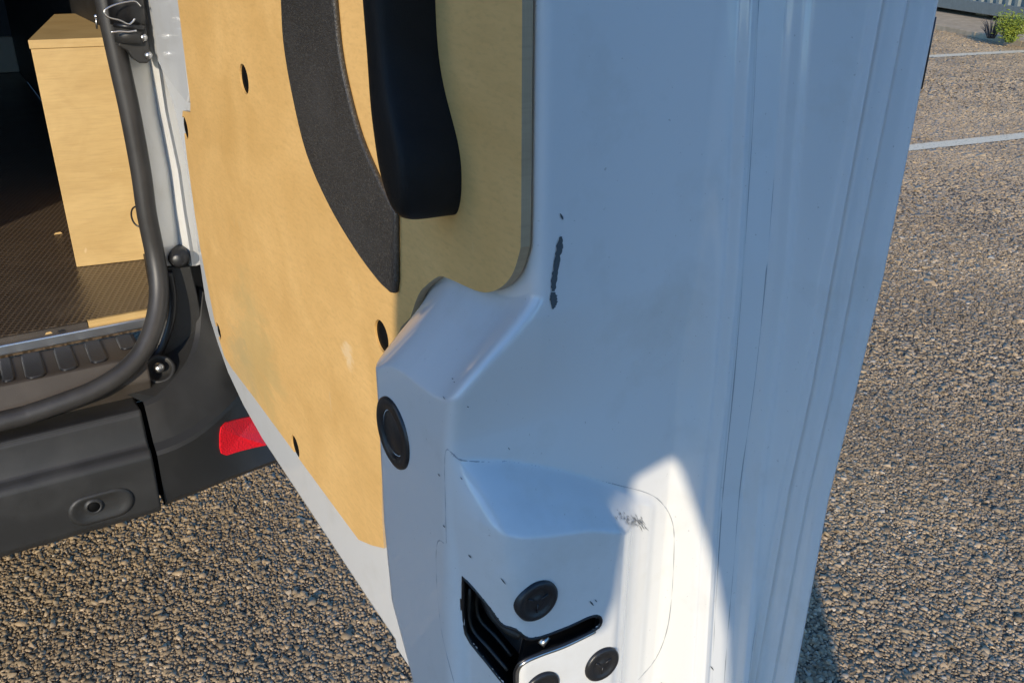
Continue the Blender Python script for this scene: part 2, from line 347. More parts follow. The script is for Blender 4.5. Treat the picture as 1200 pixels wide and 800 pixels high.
def surf(ox, oy, dx, dy, z):
    """outermost crossing along rays from (ox, oy) in direction (dx, dy)"""
    R_ = np.linspace(0.20, 0.0, 86); found = np.zeros(z.shape, bool); rlo = np.zeros(z.shape); rhi = np.full(z.shape, 0.002)
    for i in range(len(R_)):
        f = solid(ox+dx*R_[i], oy+dy*R_[i], z); hit_ = (f <= 0) & ~found
        rlo[hit_] = R_[i]; rhi[hit_] = R_[max(0, i-1)]; found |= hit_
        if found.all(): break
    for _ in range(13):
        m = 0.5*(rlo+rhi); f = solid(ox+dx*m, oy+dy*m, z); ins = f <= 0
        rlo = np.where(ins, m, rlo); rhi = np.where(ins, rhi, m)
    return ox+dx*rlo, oy+dy*rlo
def hit(px, py):                  # photo pixel -> point and normal on the door end
    d = ray(px, py); t = np.linspace(0.34, 0.82, 420); p = CAM+t[:, None]*d
    f = solid(p[:, 0], p[:, 1], p[:, 2]); i = int(np.argmax(f <= 0)); a, b = t[max(i-1, 0)], t[i]
    for _ in range(20):
        m = 0.5*(a+b); q = CAM+m*d
        if solid(q[0:1], q[1:2], q[2:3])[0] <= 0: b = m
        else: a = m
    q = CAM+b*d; e = 0.002; n = []
    for ax in range(3):
        v = np.zeros(3); v[ax] = e
        n.append(solid(*[np.array([c]) for c in q+v])[0]-solid(*[np.array([c]) for c in q-v])[0])
    n = np.array(n); return q, n/np.linalg.norm(n)

ZB, ZT = 0.458, 1.86
van = empty('van', (-0.58, 1.2, 0.0))
tag(van, 'white panel van with its right rear door swung open', 'van')
def pkeep(o, parent):             # parent without moving
    o.parent = parent; o.matrix_parent_inverse = parent.matrix_world.inverted(); return o
bpy.context.view_layer.update()

SLOT = [(543, 676), (556, 690), (574, 712), (588, 731), (604, 737), (618, 748), (634, 746), (664, 735), (690, 723), (701, 722), (704, 729), (696, 738), (660, 755), (630, 766), (610, 776), (603, 790), (602, 812), (570, 775), (546, 742), (543, 705)]
def in_poly(u, v, poly):
    ins = np.zeros(u.shape, bool); n = len(poly)
    for i in range(n):
        (x1, y1), (x2, y2) = poly[i], poly[(i+1) % n]
        c = ((y1 > v) != (y2 > v)) & (u < (x2-x1)*(v-y1)/(y2-y1+1e-12)+x1); ins ^= c
    return ins
SLOT3 = [hit(*p) for p in SLOT]
CN = np.array([-0.62, -0.76, 0.18]); CN /= np.linalg.norm(CN)          # mean facing of the slot
CA = np.cross(CN, (0, 0, 1.0)); CA /= np.linalg.norm(CA); CB = np.cross(CA, CN)
SLOT2 = [(float(p[0]@CA), float(p[0]@CB)) for p in SLOT3]
def door_shell():
    C_ = (0.285, 0.425); rays = []
    for y in np.linspace(0.545, C_[1], 62, False): rays.append((C_[0], y, -1.0, 0.0))
    for a in np.linspace(0, math.pi/2, 96, False): rays.append((*C_, -math.cos(a), -math.sin(a)))
    for x in np.concatenate([np.linspace(C_[0], 0.32, 30, False), np.linspace(0.32, XOUT-0.0006, 120)]): rays.append((x, C_[1], 0.0, -1.0))
    for y in (0.287, 0.292, 0.300, 0.32, 0.36): rays.append((0.36, y, 1.0, 0.0))
    rays = np.array(rays); ph = rays
    zz = np.concatenate([np.linspace(ZB, 0.86, 330, False), np.linspace(0.86, 1.02, 40, False), np.linspace(1.02, ZT, 14)])
    n = len(rays); Z = np.repeat(zz[:, None], n, 1); OX, OY, DX, DY = (np.repeat(rays[None, :, i], len(zz), 0) for i in range(4))
    X, Y = surf(OX, OY, DX, DY, Z)
    v = np.stack([X.ravel(), Y.ravel(), Z.ravel()], 1)
    a, b = v@CA, v@CB; inside = in_poly(a, b, SLOT2) & (v[:, 1] < 0.42) & (v[:, 2] < 0.80)
    idx = np.arange(len(zz)*n).reshape(len(zz), n)
    q = np.stack([idx[:-1, :-1].ravel(), idx[:-1, 1:].ravel(), idx[1:, 1:].ravel(), idx[1:, :-1].ravel()], 1)
    q = q[inside[q].sum(1) < 2]
    verts = [tuple(map(float, p)) for p in v]; faces = [tuple(map(int, f)) for f in q]
    me = bpy.data.meshes.new('rear_door'); me.from_pydata(verts, [], faces); me.update()
    for p in me.polygons: p.use_smooth = True
    o = link('rear_door', me, M['paint']); return o
door = pkeep(door_shell(), van); tag(door, 'open white steel rear door edge with latch bulge and scuffs')
bpy.context.view_layer.update()
def sub(o, parent=None): return pkeep(o, parent or door)

# rest of the inner sheet, outer skin and rim of the door
OUT = [(0.50, 0.4585), (0.60, 0.4590), (0.75, 0.463), (0.9163, 0.4675), (0.99, 0.478), (1.05, 0.497), (1.0855, 0.523), (1.112, 0.548), (1.125, 0.575), (1.124, 0.64), (1.117, 0.69), (1.118, 0.76), (1.135, 0.81), (1.17, 0.845), (1.195, 0.87), (1.205, 0.93), (1.205, 1.80), (1.15, 1.86), (0.50, 1.86)]
def inner_sheet():
    o = prism('inner_sheet', OUT, 0, XIN+0.0006, 0.245, M['paint'], None, 0.007, 4); return o
sub(inner_sheet())
# stiffening rib pressed into the hinge side
pp = [tuple(map(float, P(x, y, 0, XIN-0.004)[1:])) for x, y in [(180, 64), (191, 84), (205, 104), (219, 121)]]
pp = [(1.193, 0.90)]+pp+[(1.0165, pp[-1][1]+0.012), (1.002, 0.95), (0.995, 1.70), (1.193, 1.70)]
sub(prism('pressed_panel', pp, 0, XIN-0.004, XIN+0.0003, M['paint'], None, 0.0036, 4))
outer = [(0.345, ZB-0.004), (1.19, ZB+0.0), (1.215, ZB+0.03), (1.215, ZT), (0.345, ZT)]
sub(prism('outer_skin', outer, 0, 0.372, XOUT-0.0012, M['paint'], None, 0.006, 4))
sub(box('rim', (0.246, 0.50, ZB+0.004), (0.3715, 1.195, ZT-0.006), M['paint'], None, 0.01))
sub(box('rim', (0.262, 0.372, ZB+0.002), (0.3715, 0.4995, ZB+0.012), M['paint'], None))

# plywood lining panel with screw holes
def rnd(poly, r=0.012, n=5):
    return poly
PLY = [(0.3386, 1.70), (0.3386, 0.885)] + [tuple(P(x, y, 0, 0.21)[1:]) for x, y in [(610, 290), (606, 306), (600, 322), (588, 336), (572, 342.6), (556, 340), (536, 331), (524, 326), (514, 324), (500, 334), (490, 346), (481, 372)]]
PLY = [(0.3386, 1.70), (0.3386, 0.885)]+[tuple(map(float, q)) for q in spline(PLY[2:], 3)]
PLY += [(0.482, 0.775), (0.506, 0.748), (0.520, 0.72), (0.530, 0.66), (0.5385, 0.60), (0.5394, 0.566), (0.565, 0.552), (0.5964, 0.5377), (0.64, 0.5375), (0.7604, 0.5373), (0.90, 0.5368), (0.985, 0.535), (1.018, 0.538), (1.034, 0.555), (1.045, 0.58), (1.064, 0.66), (1.066, 0.70), (1.062, 0.77), (1.0546, 0.818), (1.048, 0.825), (1.010, 0.829), (1.003, 0.84), (0.9935, 0.942), (0.985, 1.70)]
ply = sub(prism('plywood_panel', PLY, 0, 0.2100, 0.2154, M['ply']))
tag(ply, 'amber plywood lining panel screwed to the door')
ply.data.materials.append(M['plyedge'])
for p in ply.data.polygons:
    if abs(p.normal.x) < 0.5: p.material_index = 1
HOLES = [((286, 93), 0.0125), ((217, 150), 0.0125), ((256, 388), 0.0105), ((346, 523), 0.0115), ((447, 394), 0.0115)]
cv, cf = [], []
for (hx, hy), r in HOLES:
    c = P(hx, hy, 0, 0.21); b0 = len(cv); sg = 28
    for X_ in (0.205, 0.2152):
        cv += [(X_, c[1]+r*math.cos(2*math.pi*k/sg), c[2]+r*math.sin(2*math.pi*k/sg)) for k in range(sg)]
    cf += [tuple(b0+k for k in range(sg)), tuple(b0+sg+k for k in range(sg-1, -1, -1))]+[(b0+k, b0+(k+1) % sg, b0+sg+(k+1) % sg, b0+sg+k) for k in range(sg)]
cut = mesh('cutter', cv, cf)
bm_ = ply.modifiers.new('holes', 'BOOLEAN'); bm_.operation = 'DIFFERENCE'; bm_.object = cut; bm_.solver = 'EXACT'
bpy.context.view_layer.update()
dg = bpy.context.evaluated_depsgraph_get(); new = bpy.data.meshes.new_from_object(ply.evaluated_get(dg)); ply.modifiers.clear(); ply.data = new
bpy.data.objects.remove(cut)
bevel(ply, 0.0007, 2)
for (hx, hy), r in HOLES:
    c = P(hx, hy, 0, 0.21)
    o = lathe('hole_shade_disc', [(0.0001, 0.0042), (r*0.45, 0.0040), (r*0.55, 0.0034), (r*0.97, 0.0028), (r*0.97, 0.0)], (0.2144, c[1], c[2]), (-1, 0, 0), M['hole'], None, 28)  # near-black discs stand in for the shade inside the screw holes
    sub(o)

# grab handle and its crescent base
ZM = 1.02
lower = [(0.8665, 0.4075, 0.417, 0.188), (0.868, 0.4035, 0.4225, 0.182), (0.8725, 0.400, 0.4265, 0.179), (0.880, 0.3975, 0.430, 0.178), (0.891, 0.3965, 0.4345, 0.177), (0.903, 0.398, 0.438, 0.1775), (0.916, 0.405, 0.442, 0.178), (0.930, 0.4135, 0.445, 0.179), (0.945, 0.4185, 0.447, 0.180), (0.96, 0.420, 0.448, 0.180), (0.99, 0.420, 0.449, 0.180)]
secs = lower+[(2*ZM-z, a, b, c) for z, a, b, c in lower[::-1]]
rows = []
for z, y0, y1, xo in secs:
    r = []; xi = 0.2099
    pr = [(xi, y0-0.001), (xo+0.012, y0), (xo+0.004, y0+0.001), (xo+0.0012, y0+0.0035), (xo, y0+0.008), (xo+0.0004, y1-0.008), (xo+0.003, y1-0.003), (xo+0.009, y1), (xi, y1+0.0015)]
    rows.append([(a, b, z) for a, b in pr])
v = [p for r in rows for p in r]; n_ = len(rows[0]); fs = [(i*n_+j, i*n_+j+1, (i+1)*n_+j+1, (i+1)*n_+j) for i in range(len(rows)-1) for j in range(n_-1)]
fs += [tuple(range(n_)), tuple((len(rows)-1)*n_+k for k in range(n_-1, -1, -1))]
hd = mesh('grab_handle', v, fs, M['handle'], None, True); sb = hd.modifiers.new('s', 'SUBSURF'); sb.levels = sb.render_levels = 2
sub(hd); tag(hd, 'black plastic pull handle in shadow')
co = spline([P(x, y, 0, 0.2065)[1:] for x, y in [(329, 0), (332, 50), (342, 110), (359, 180), (385, 240), (415, 291), (442, 328), (457, 343)]], 4)
co += [P(462, 344, 0, 0.2065)[1:], P(463.5, 330, 0, 0.2065)[1:]]
ci = spline([P(x, y, 0, 0.2065)[1:] for x, y in [(391, 0), (397, 60), (407, 110), (421, 160), (440, 205), (463, 250)]], 4)
half = [p for p in co if p[1] <= 1.0]; halfi = [p for p in ci if p[1] <= 1.0]
poly = [tuple(p) for p in half]+[tuple(p) for p in halfi[::-1]]
top = [(p[0], 2*0.985-p[1]) for p in half][::-1]; topi = [(p[0], 2*0.985-p[1]) for p in halfi]
poly = [tuple(p) for p in half[::-1]]      # tip up to mid along outer edge
poly = poly+[(p[0], 2*0.985-p[1]) for p in half]                # outer edge of upper half down to upper tip
poly = poly+[(p[0], 2*0.985-p[1]) for p in halfi[::-1]]
poly = poly+[tuple(p) for p in halfi]
cl = []
for p in poly:
    if not cl or math.dist(p, cl[-1]) > 0.0012: cl.append((float(p[0]), float(p[1])))
cr = sub(prism('handle_base', cl, 0, 0.2060, 0.2099, M['grain'], None, 0.0016, 3)); tag(cr, 'curved grey grained plastic handle base')

# plugs, latch and marks
p0, n0 = hit(461, 507)
c0 = np.array([p0[0]-0.0003, p0[1], p0[2]])
pl = sub(lathe('round_plug', [(0.0001, 0.0002), (0.0128, 0.0002), (0.0140, -0.0006), (0.0146, 0.0012), (0.0205, 0.0014), (0.0218, 0.0008), (0.0224, -0.003)], c0, (-1, 0.0, 0.0), M['plug'], None, 56)); tag(pl, 'large round black plug beside the plywood')
for (x, y), r in [((629, 703), 0.0128), ((705, 777), 0.0118), ((634, 806), 0.0118)]:
    p, n = hit(x, y); n = n*np.array([1, 1, 0.5]); n /= np.linalg.norm(n)
    o = sub(lathe('rubber_buffer', [(0.0001, 0.0016), (r*0.22, 0.0017), (r*0.26, 0.0012), (r*0.62, 0.0012), (r*0.68, 0.0021), (r*0.86, 0.0022), (r*0.97, 0.0012), (r, -0.003)], p, n, M['plug'], None, 40))

for (x, y), r in [((629, 703), 0.0128), ((705, 777), 0.0118)]:
    p, n = hit(x, y); n = n*np.array([1, 1, 0.5]); n /= np.linalg.norm(n); a = np.cross(n, (0, 0, 1.0)); a /= np.linalg.norm(a); b = np.cross(a, n)
    for k in range(3):
        t = 2.1*k+0.6; q = p+n*0.0014; sub(tube('moulded_rib', [q+(a*math.cos(t)+b*math.sin(t))*r*0.12, q+(a*math.cos(t)+b*math.sin(t))*r*0.52], 0.00055, M['plug'], None, 6))
def slot():
    c2 = np.array(SLOT2); ctr = c2.mean(0); n = len(c2)
    base = np.array([p[0] for p in SLOT3])
    rows = []
    for dpt, sc in [(0.001, 1.03), (0.004, 1.0), (0.012, 1.0), (0.034, 0.97), (0.036, 0.5), (0.036, 0.02)]:
        cen = base.mean(0); rows.append([cen+(b-cen)*sc-CN*dpt for b in base])
    sub(grid('latch_pocket', rows, M['black'], None, False, True))
    loop = spline([tuple(b) for b in base]+[tuple(base[0])], 3)[:-1]
    sub(tube('slot_rim', [q-CN*0.0004 for q in loop], 0.0011, M['black'], None, 8, True))
    # claw of the latch and the sprung lip inside
    a, b = base[3]-CN*0.016, base[17]-CN*0.018
    sub(tube('latch_claw', spline([hit(560, 715)[0]-CN*0.020, hit(572, 738)[0]-CN*0.018, hit(592, 756)[0]-CN*0.017, hit(606, 764)[0]-CN*0.018], 4), 0.0035, M['lining'], None, 10))
    sub(tube('latch_claw', [hit(640, 752)[0]-CN*0.010, hit(690, 731)[0]-CN*0.010], 0.0022, M['steel'], None, 8))
    for dpt, ins in ((0.006, 5), (0.016, 10)):
        sub(tube('pocket_rib', spline([hit(543+ins, 690+ins)[0]-CN*dpt, hit(544+ins, 738)[0]-CN*dpt, hit(566+ins, 768-ins*0.4)[0]-CN*dpt, hit(592+ins*0.3, 797-ins)[0]-CN*dpt], 5), 0.0012, M['bumper'], None, 8))
    sub(tube('latch_pin', [hit(633, 760)[0]-CN*0.004, hit(640, 752)[0]-CN*0.006], 0.0022, M['steel'], None, 10))
    lip = spline([hit(*p)[0] for p in [(606, 800), (607, 785), (614, 776), (632, 767.5), (662, 756.5), (697, 739.5)]], 5)
    sub(tube('latch_lip', [q-CN*0.0002 for q in lip], 0.0012, M['steel'], None, 8))
slot()

def line(name, pts, r, mat, n=4):
    q = spline(pts, n); out = []
    for x, y in q:
        p, nn = hit(float(x), float(y)); out.append(p-nn*r*0.55)
    rr = [r*random.uniform(0.55, 1.25) for _ in out]
    return sub(tube(name, out, rr, mat, None, 6))
line('panel_seam', [(523, 636), (522, 590), (521, 545), (523, 527), (530, 531), (541, 539), (575, 541), (600, 541), (660, 552), (720, 567), (760, 578), (778, 592), (788, 612), (790, 640), (787, 700), (781, 740), (768, 772), (748, 796)], 0.00042, M['seam'])
line('panel_seam', [(534, 806), (527, 780), (518, 742), (513, 700), (511, 660), (512, 638), (515, 633), (520, 636)], 0.00042, M['seam'])
line('sealant_seam', [(889.5, -8), (882, 150), (871, 317), (860, 450), (848, 570), (843, 640), (838, 720), (834, 808)], 0.00042, M['seam'])
line('sealant_seam', [(920.5, -8), (911, 150), (898, 317), (884, 450), (868, 565), (860, 660), (853, 740), (848, 808)], 0.00042, M['seam'])

sub(tube('edge_rubber', [P(1093.5, 20, 0, 0.3885), P(1086, 60, 0, 0.3885), P(1077, 104, 0, 0.3885)], 0.0016, M['black'], None, 8))
def mark(name, pts, ws, mat=None, off=0.0004):
    """flat scuff: strip of given half widths (px) along photo points"""
    L, Rr = [], []
    if len(pts) > 4:
        q = spline([(x, y, w) for (x, y), w in zip(pts, ws)], 5); pts = [(a[0]+random.uniform(-0.5, 0.5), a[1]) for a in q]; ws = [max(0.3, a[2]*random.uniform(0.7, 1.15)) for a in q]
    for (x, y), w in zip(pts, ws):
        for lst, s in ((L, -1), (Rr, 1)):
            p, n = hit(x+s*w, y); lst.append(p+n*off)
    return sub(grid(name, [L, Rr], mat or M['scuff'], None, True))
mark('scuff_mark', [(657, 277), (656, 283), (655, 292), (652, 305), (650, 320), (648.5, 334), (647.5, 341)], [1, 3.4, 3.6, 3.2, 3.4, 2.9, 2.2])
mark('scuff_mark', [(647.5, 342), (648, 347), (648.5, 353), (648, 359), (647.5, 362)], [2.6, 4.2, 4.0, 2.6, 0.6])
mark('scuff_mark', [(656, 250), (658, 254), (659, 257)], [0.5, 1.4, 0.6])
for _ in range(60):
    f_ = random.random()**0.7; x, y = 722+32*f_+random.gauss(0, 2), 603+9*f_+random.gauss(0, 3.2); l = random.uniform(1.5, 8)*(0.5+0.6*f_)
    mark('scratch', [(x, y), (x+l*0.3, y+l*0.45), (x+l*random.uniform(0.4, 0.9), y+l)], [0.15, random.uniform(0.2, 0.6), 0.1], M['graze'])
for x, y, l, w in [(551, 651, 5, 1.0), (590, 680, 9, 0.9), (548, 476, 2, 1.2), (531, 444, 2, 1.0), (533, 448, 1.5, 0.8), (521, 466, 5, 0.5), (541, 560, 4, 0.6), (693, 706, 7, 1.2), (698, 703, 4, 0.8), (521, 616, 4, 0.8), (515, 556, 4, 0.7), (620, 282, 2, 0.7), (834, 782, 6, 0.9), (776, 800, 3, 1), (596, 525, 4, 0.6)]:
    mark('paint_chip', [(x-l*0.3, y-l*0.4), (x, y), (x+l*0.3, y+l*0.4)], [w*0.3, w, w*0.3])

# ------------------------------------------------------------------ van body
def X_(px, py, Y): return P(px, py, 1, Y)
# right pillar: gutter between seal flange and outer body
prow = {80: [131, 141, 150, 177, 186, 190], 130: [143, 152, 161.5, 185, 193.5, 197], 200: [157, 165, 174, 199, 208.5, 212], 250: [163, 172, 180, 205.5, 215.5, 219], 290: [172, 181, 190, 211, 222, 226]}
Yp = [1.200, 1.188, 1.193, 1.221, 1.199, 1.204]
rows = []
for r in sorted(prow): rows.append([X_(x, r, y) for x, y in zip(prow[r], Yp)])
d_ = (np.array(rows[0])-np.array(rows[1])); 
up1 = np.array(rows[0])+d_*2; up2 = np.array(rows[0])+d_*16
up2[:, 0] = up1[:, 0]; up2[:, 1] = up1[:, 1]
dn = np.array(rows[-1])+(np.array(rows[-1])-np.array(rows[-2]))*0.55
rows = [list(up2), list(up1)]+rows+[list(dn)]
rows = [r+[np.array([0.30, 1.235, r[-1][2]]), np.array([0.395, 1.235, r[-1][2]]), np.array([0.42, 1.27, r[-1][2]]), np.array([0.425, 1.40, r[-1][2]])] for r in rows]
body = pkeep(grid('body', rows, M['paint'], None, False), van)
bpy.context.view_layer.update()
def vpart(o): return pkeep(o, van)
def bsub(o): return pkeep(o, body)
bsub(box('side_panel', (0.385, 1.41, 0.34), (0.43, 5.6, 2.2), M['paint'], None, 0.015))
bsub(box('side_panel', (-1.60, 1.24, 0.34), (-1.56, 5.6, 2.2), M['paint'], None, 0.015))
bsub(box('roof', (-1.60, 1.235, 2.201), (0.43, 5.6, 2.29), M['paint'], None, 0.03))
bsub(box('header', (-1.555, 1.235, 1.93), (0.38, 1.36, 2.198), M['paint'], None, 0.01))
bsub(box('pillar', (-1.555, 1.235, 0.47), (-1.40, 1.36, 1.928), M['paint'], None, 0.01))
# closed left door
ld = vpart(box('rear_door', (-1.50, 1.06, 0.47), (-0.60, 1.19, 1.92), M['paint'], None, 0.02)); tag(ld, 'closed white left rear door')
# cargo space
lin = vpart(box('wall_lining', (0.226, 1.32, 0.531), (0.240, 4.0, 1.93), M['lining']))
vpart(box('wall_lining', (-1.52, 1.40, 0.531), (-1.50, 4.0, 1.93), M['lining']))
vpart(box('roof_lining', (-1.50, 1.38, 1.935), (0.36, 4.02, 1.95), M['lining']))
bk = vpart(box('bulkhead', (-1.50, 4.0, 0.49), (0.36, 4.04, 1.934), M['lining']))
vpart(box('kick_panel', (-1.49, 3.975, 0.532), (0.2255, 3.998, 0.66), M['kick'], None, 0.004))
vpart(box('cargo_floor', (-1.52, 1.246, 0.500), (0.225, 4.0, 0.530), M['floor']))
vpart(box('floor_edge', (P(104, 382, 1, 1.24)[0], 1.2405, 0.5215), (0.190, 1.2455, 0.5305), M['boxply']))
vpart(box('floor_edge', (-1.40, 1.2405, 0.5205), (P(103, 382, 1, 1.24)[0], 1.2455, 0.5295), M['step']))
st = vpart(box('sill_strip', (-1.40, 1.2325, 0.5080), (0.178, 1.2400, 0.5225), M['alu'], None, 0.002))
tr = vpart(prism('step_tread', [(1.232, 0.505), (1.150, 0.505), (1.1475, 0.503), (1.137, 0.474), (1.150, 0.44), (1.232, 0.44)], 0, -1.40, float(P(170, 415, 1, 1.15)[0]), M['step'])); bevel(tr, 0.003)
bpy.context.view_layer.update()
pads = [[(-25, -2), (423, 449)], [(1, 14), (416, 447)], [(27, 50), (410, 443)], [(66, 87), (404, 434)], [(102, 122), (398, 425)], [(138, 157), (392, 409)]]
for (xa, xb), (ya, yb) in pads:
    a = P((xa+xb)/2+2, ya, 2, 0.506); b = P((xa+xb)/2-2, yb, 2, 0.506); w = (P(xb, (ya+yb)/2, 2, 0.506)[0]-P(xa, (ya+yb)/2, 2, 0.506)[0])/2
    cx = (a[0]+b[0])/2; y0, y1 = b[1], min(a[1], 1.229); r = w*0.75; pts = []
    for (qx, qy, a0) in ((cx+w-r, y1-r*0.8, 0), (cx-w+r, y1-r*0.8, 90), (cx-w+r, y0+r, 180), (cx+w-r, y0+r, 270)):
        for k in range(6):
            t = math.radians(a0+18*k); pts.append((qx+r*math.cos(t), qy+r*math.sin(t)*(0.8 if a0 < 180 else 1)))
    rim = prism('step_pad', pts, 2, 0.5045, 0.5072, M['pad'], None, 0.001, 2); pkeep(rim, tr)
    t_ = tube('pad_edge', [(x, y, 0.5055) for x, y in pts], 0.0011, M['black'], None, 6, True); pkeep(t_, tr)

# door seal: fat rubber tube
sp = [(X_(75, -250, 1.186)), X_(110, -80, 1.186), X_(124, 0, 1.186), X_(141, 80, 1.186), X_(152, 130, 1.186), X_(165, 200, 1.186), X_(172, 250, 1.186), X_(181, 295, 1.185), X_(186, 330, 1.176), X_(184.5, 362, 1.163), X_(176, 393, 1.148), X_(162, 418, 1.138), X_(140, 439, 1.130), X_(110, 457, 1.125), X_(80, 469, 1.123), X_(40, 483, 1.123), X_(0, 494, 1.123), np.array([-0.25, 1.123, 0.4675]), np.array([-1.2, 1.123, 0.4675])]
seal = vpart(tube('door_seal', spline(sp, 7), 0.0122, M['rubber'], None, 16)); tag(seal, 'thick black rubber seal round the load opening')

# bumper, centre piece
bp = [(1.165, 0.452), (1.128, 0.450), (1.103, 0.4535), (1.0975, 0.449), (1.0925, 0.418), (1.0885, 0.4085), (1.078, 0.4045), (1.0735, 0.3985), (1.0725, 0.385), (1.078, 0.318), (1.085, 0.308), (1.11, 0.300), (1.165, 0.31)]
XS = X_(181, 535, 1.08)[0]
bum = vpart(prism('bumper', bp, 0, -1.42, XS-0.003, M['bumper'])); bevel(bum, 0.004, 3, 20, True); tag(bum, 'black plastic rear bumper with step')
bpy.context.view_layer.update()
# corner piece: lofted to the body side
def ycorner(x): return 1.075+np.clip((x-0.12)/0.2, 0, 3)**2.0*0.075
cols = [XS+0.002, XS+0.005, 0.14, 0.165, 0.19, 0.215, 0.24, 0.265, 0.29, 0.315, 0.34, 0.365, 0.385]
crease2 = np.interp
rowsb = []
c1 = [X_(x, y, Y) for x, y, Y in [(181, 471, 1.110), (192, 462, 1.120), (205, 449, 1.135), (219, 432, 1.152), (229, 412, 1.170), (234, 388, 1.188), (236, 360, 1.20), (238, 340, 1.21)]]
c1 = spline(c1, 2); 
c2 = [X_(x, y, Y) for x, y, Y in [(186, 528, 1.079), (205, 521, 1.081), (228, 509, 1.088), (252, 490, 1.102), (272, 471, 1.124), (288, 452, 1.150), (300, 425, 1.185), (310, 395, 1.22)]]
c2 = spline(c2, 2)
c3 = spline([P(x, y, 2, 0.312) for x, y in [(186, 598), (205, 590), (228, 581), (252, 571.5), (275, 562.5), (300, 553), (330, 542), (370, 526)]], 2)
k1 = len(c1); rb = []
for i in range(k1):
    a, b, bt = c1[i], c2[i], c3[i]
    inn = a+np.array([-0.055*(1-i/k1)+0.006, 0.05, 0.004]); lip0 = b+np.array([0.0, 0.011, 0.006]); mid1 = a*0.55+lip0*0.45
    if i == 0: inn = a+np.array([0, 0.05, 0.0])
    rb.append([inn, a+np.array([-0.004, 0.006, 0.001]), a+np.array([0.0, 0.0, -0.003]), mid1, lip0, b, b+np.array([0.0, -0.003, -0.005]), b*0.5+bt*0.5+np.array([0.0, -0.002, 0]), bt+np.array([0, 0, 0.008]), bt+np.array([0, 0.012, -0.004]), bt+np.array([0, 0.06, -0.006])])
for q_ in rb[0]: q_[0] = XS+0.003
l = rb[-1]; rb.append([p+np.array([0.05, 0.25, 0]) for p in l])
first = [p+np.array([0.0, 0.006, 0]) if False else p for p in rb[0]]
cor = vpart(grid('bumper_corner', rb, M['bumper'], None, True)); tag(cor, 'black plastic bumper corner with red reflector')
cor.data.set_sharp_from_angle(angle=math.radians(24))
bpy.context.view_layer.update()
vpart(box('bumper_gap_shade', (XS-0.008, 1.113, 0.316), (XS+0.008, 1.15, 0.440), M['hole']))  # near-black block added behind the bumper split as its shade
# pillar trim above the corner
trim = [(188, 312), (205, 311), (223, 311), (231, 345), (236, 372), (238, 400), (233, 425), (215, 447), (196, 466), (180, 476), (165, 470), (168, 440), (186, 400), (195, 360)]
tq = [X_(x, y, 1.202) for x, y in trim]
vpart(box('seal_gap_shade', (0.178, 1.226, 0.44), (0.37, 1.30, float(X_(200, 312, 1.226)[2])), M['black']))  # black block added so the gap between seal and trim stays dark
tp = vpart(prism('pillar_trim', [(float(p[0]), float(p[2])) for p in tq], 1, 1.198, 1.25, M['bumper'], None, 0.003)); 
bpy.context.view_layer.update()
# black tube laid in as the seal's shadow beside the trim
ch = spline([X_(197, 318, 1.196), X_(202, 345, 1.196), X_(200, 375, 1.196), X_(190, 405, 1.194), X_(176, 428, 1.19)], 5)
pkeep(tube('seal_shadow_tube', ch, 0.006, M['black'], None, 8), tp)
q = X_(209, 303, 1.19)
pkeep(lathe('rubber_stop', [(0.0001, 0.010), (0.006, 0.010), (0.009, 0.008), (0.0105, 0.002), (0.013, 0.0), (0.013, -0.03)], q, (-0.3, -1, 0.1), M['plug'], None, 24), tp)
q = X_(187, 434, 1.165)
pkeep(lathe('striker_cup', [(0.0001, 0.001), (0.013, 0.001), (0.0155, 0.0075), (0.0185, 0.0085), (0.020, 0.006), (0.022, -0.012)], q, (-0.15, -0.75, 0.65), M['bumper'], None, 32), tp)
pkeep(lathe('striker_bolt', [(0.0001, 0.0165), (0.0035, 0.016), (0.0062, 0.0135), (0.0072, 0.010), (0.006, 0.006), (0.004, 0.003), (0.004, 0.0)], q+np.array([0.0, 0.0, 0.001]), (-0.15, -0.75, 0.65), M['steel'], None, 24), tp)
# recessed towing eye cover on the bumper face
c = X_(119, 593, 1.0755); a1 = X_(104, 596, 1.0755); 
yf = lambda z: float(np.interp(z, [0.318, 0.385], [1.078, 1.0725]))
def stadium(cx, cz, hw, hh, tilt, n=10):
    out = []
    for s, a0 in ((1, -90), (-1, 90)):
        for k in range(n+1):
            t = math.radians(a0+180*k/n); x = s*(hw-hh)+hh*math.cos(t); z = hh*math.sin(t); out.append((cx+x*math.cos(tilt)-z*math.sin(tilt), cz+x*math.sin(tilt)+z*math.cos(tilt)))
    return out
tilt = 0.0
def ring(poly, off): return [(x, yf(z)-off, z) for x, z in poly]
s0 = stadium(c[0], c[2], 0.0385, 0.0215, tilt); s1 = stadium(c[0], c[2], 0.033, 0.017, tilt); s2 = stadium(c[0], c[2], 0.029, 0.014, tilt)
tw = grid('tow_eye_cover', [ring(s0, -0.002), ring(s0, 0.002), ring(s1, 0.0028), ring(s2, 0.0006), ring(stadium(c[0], c[2], 0.02, 0.002, tilt), 0.0004), ring(stadium(c[0], c[2], 0.0185, 0.0002, tilt), 0.0004)], M['bumper'], None, True, True); pkeep(tw, bum)
h0 = X_(110, 593, 1.0735)
pkeep(lathe('tow_eye_shade_disc', [(0.0001, 0.0034), (0.0070, 0.0034), (0.0074, 0.0026)], (h0[0], yf(h0[2]), h0[2]), (0, -1, 0), M['hole'], None, 24), bum)  # flat near-black disc in place of the shade in a real hole
pkeep(lathe('tow_eye_ring', [(0.0070, 0.0024), (0.0072, 0.0046), (0.0092, 0.0046), (0.0115, 0.0004)], (h0[0], yf(h0[2]), h0[2]), (0, -1, 0), M['bumper'], None, 24), bum)
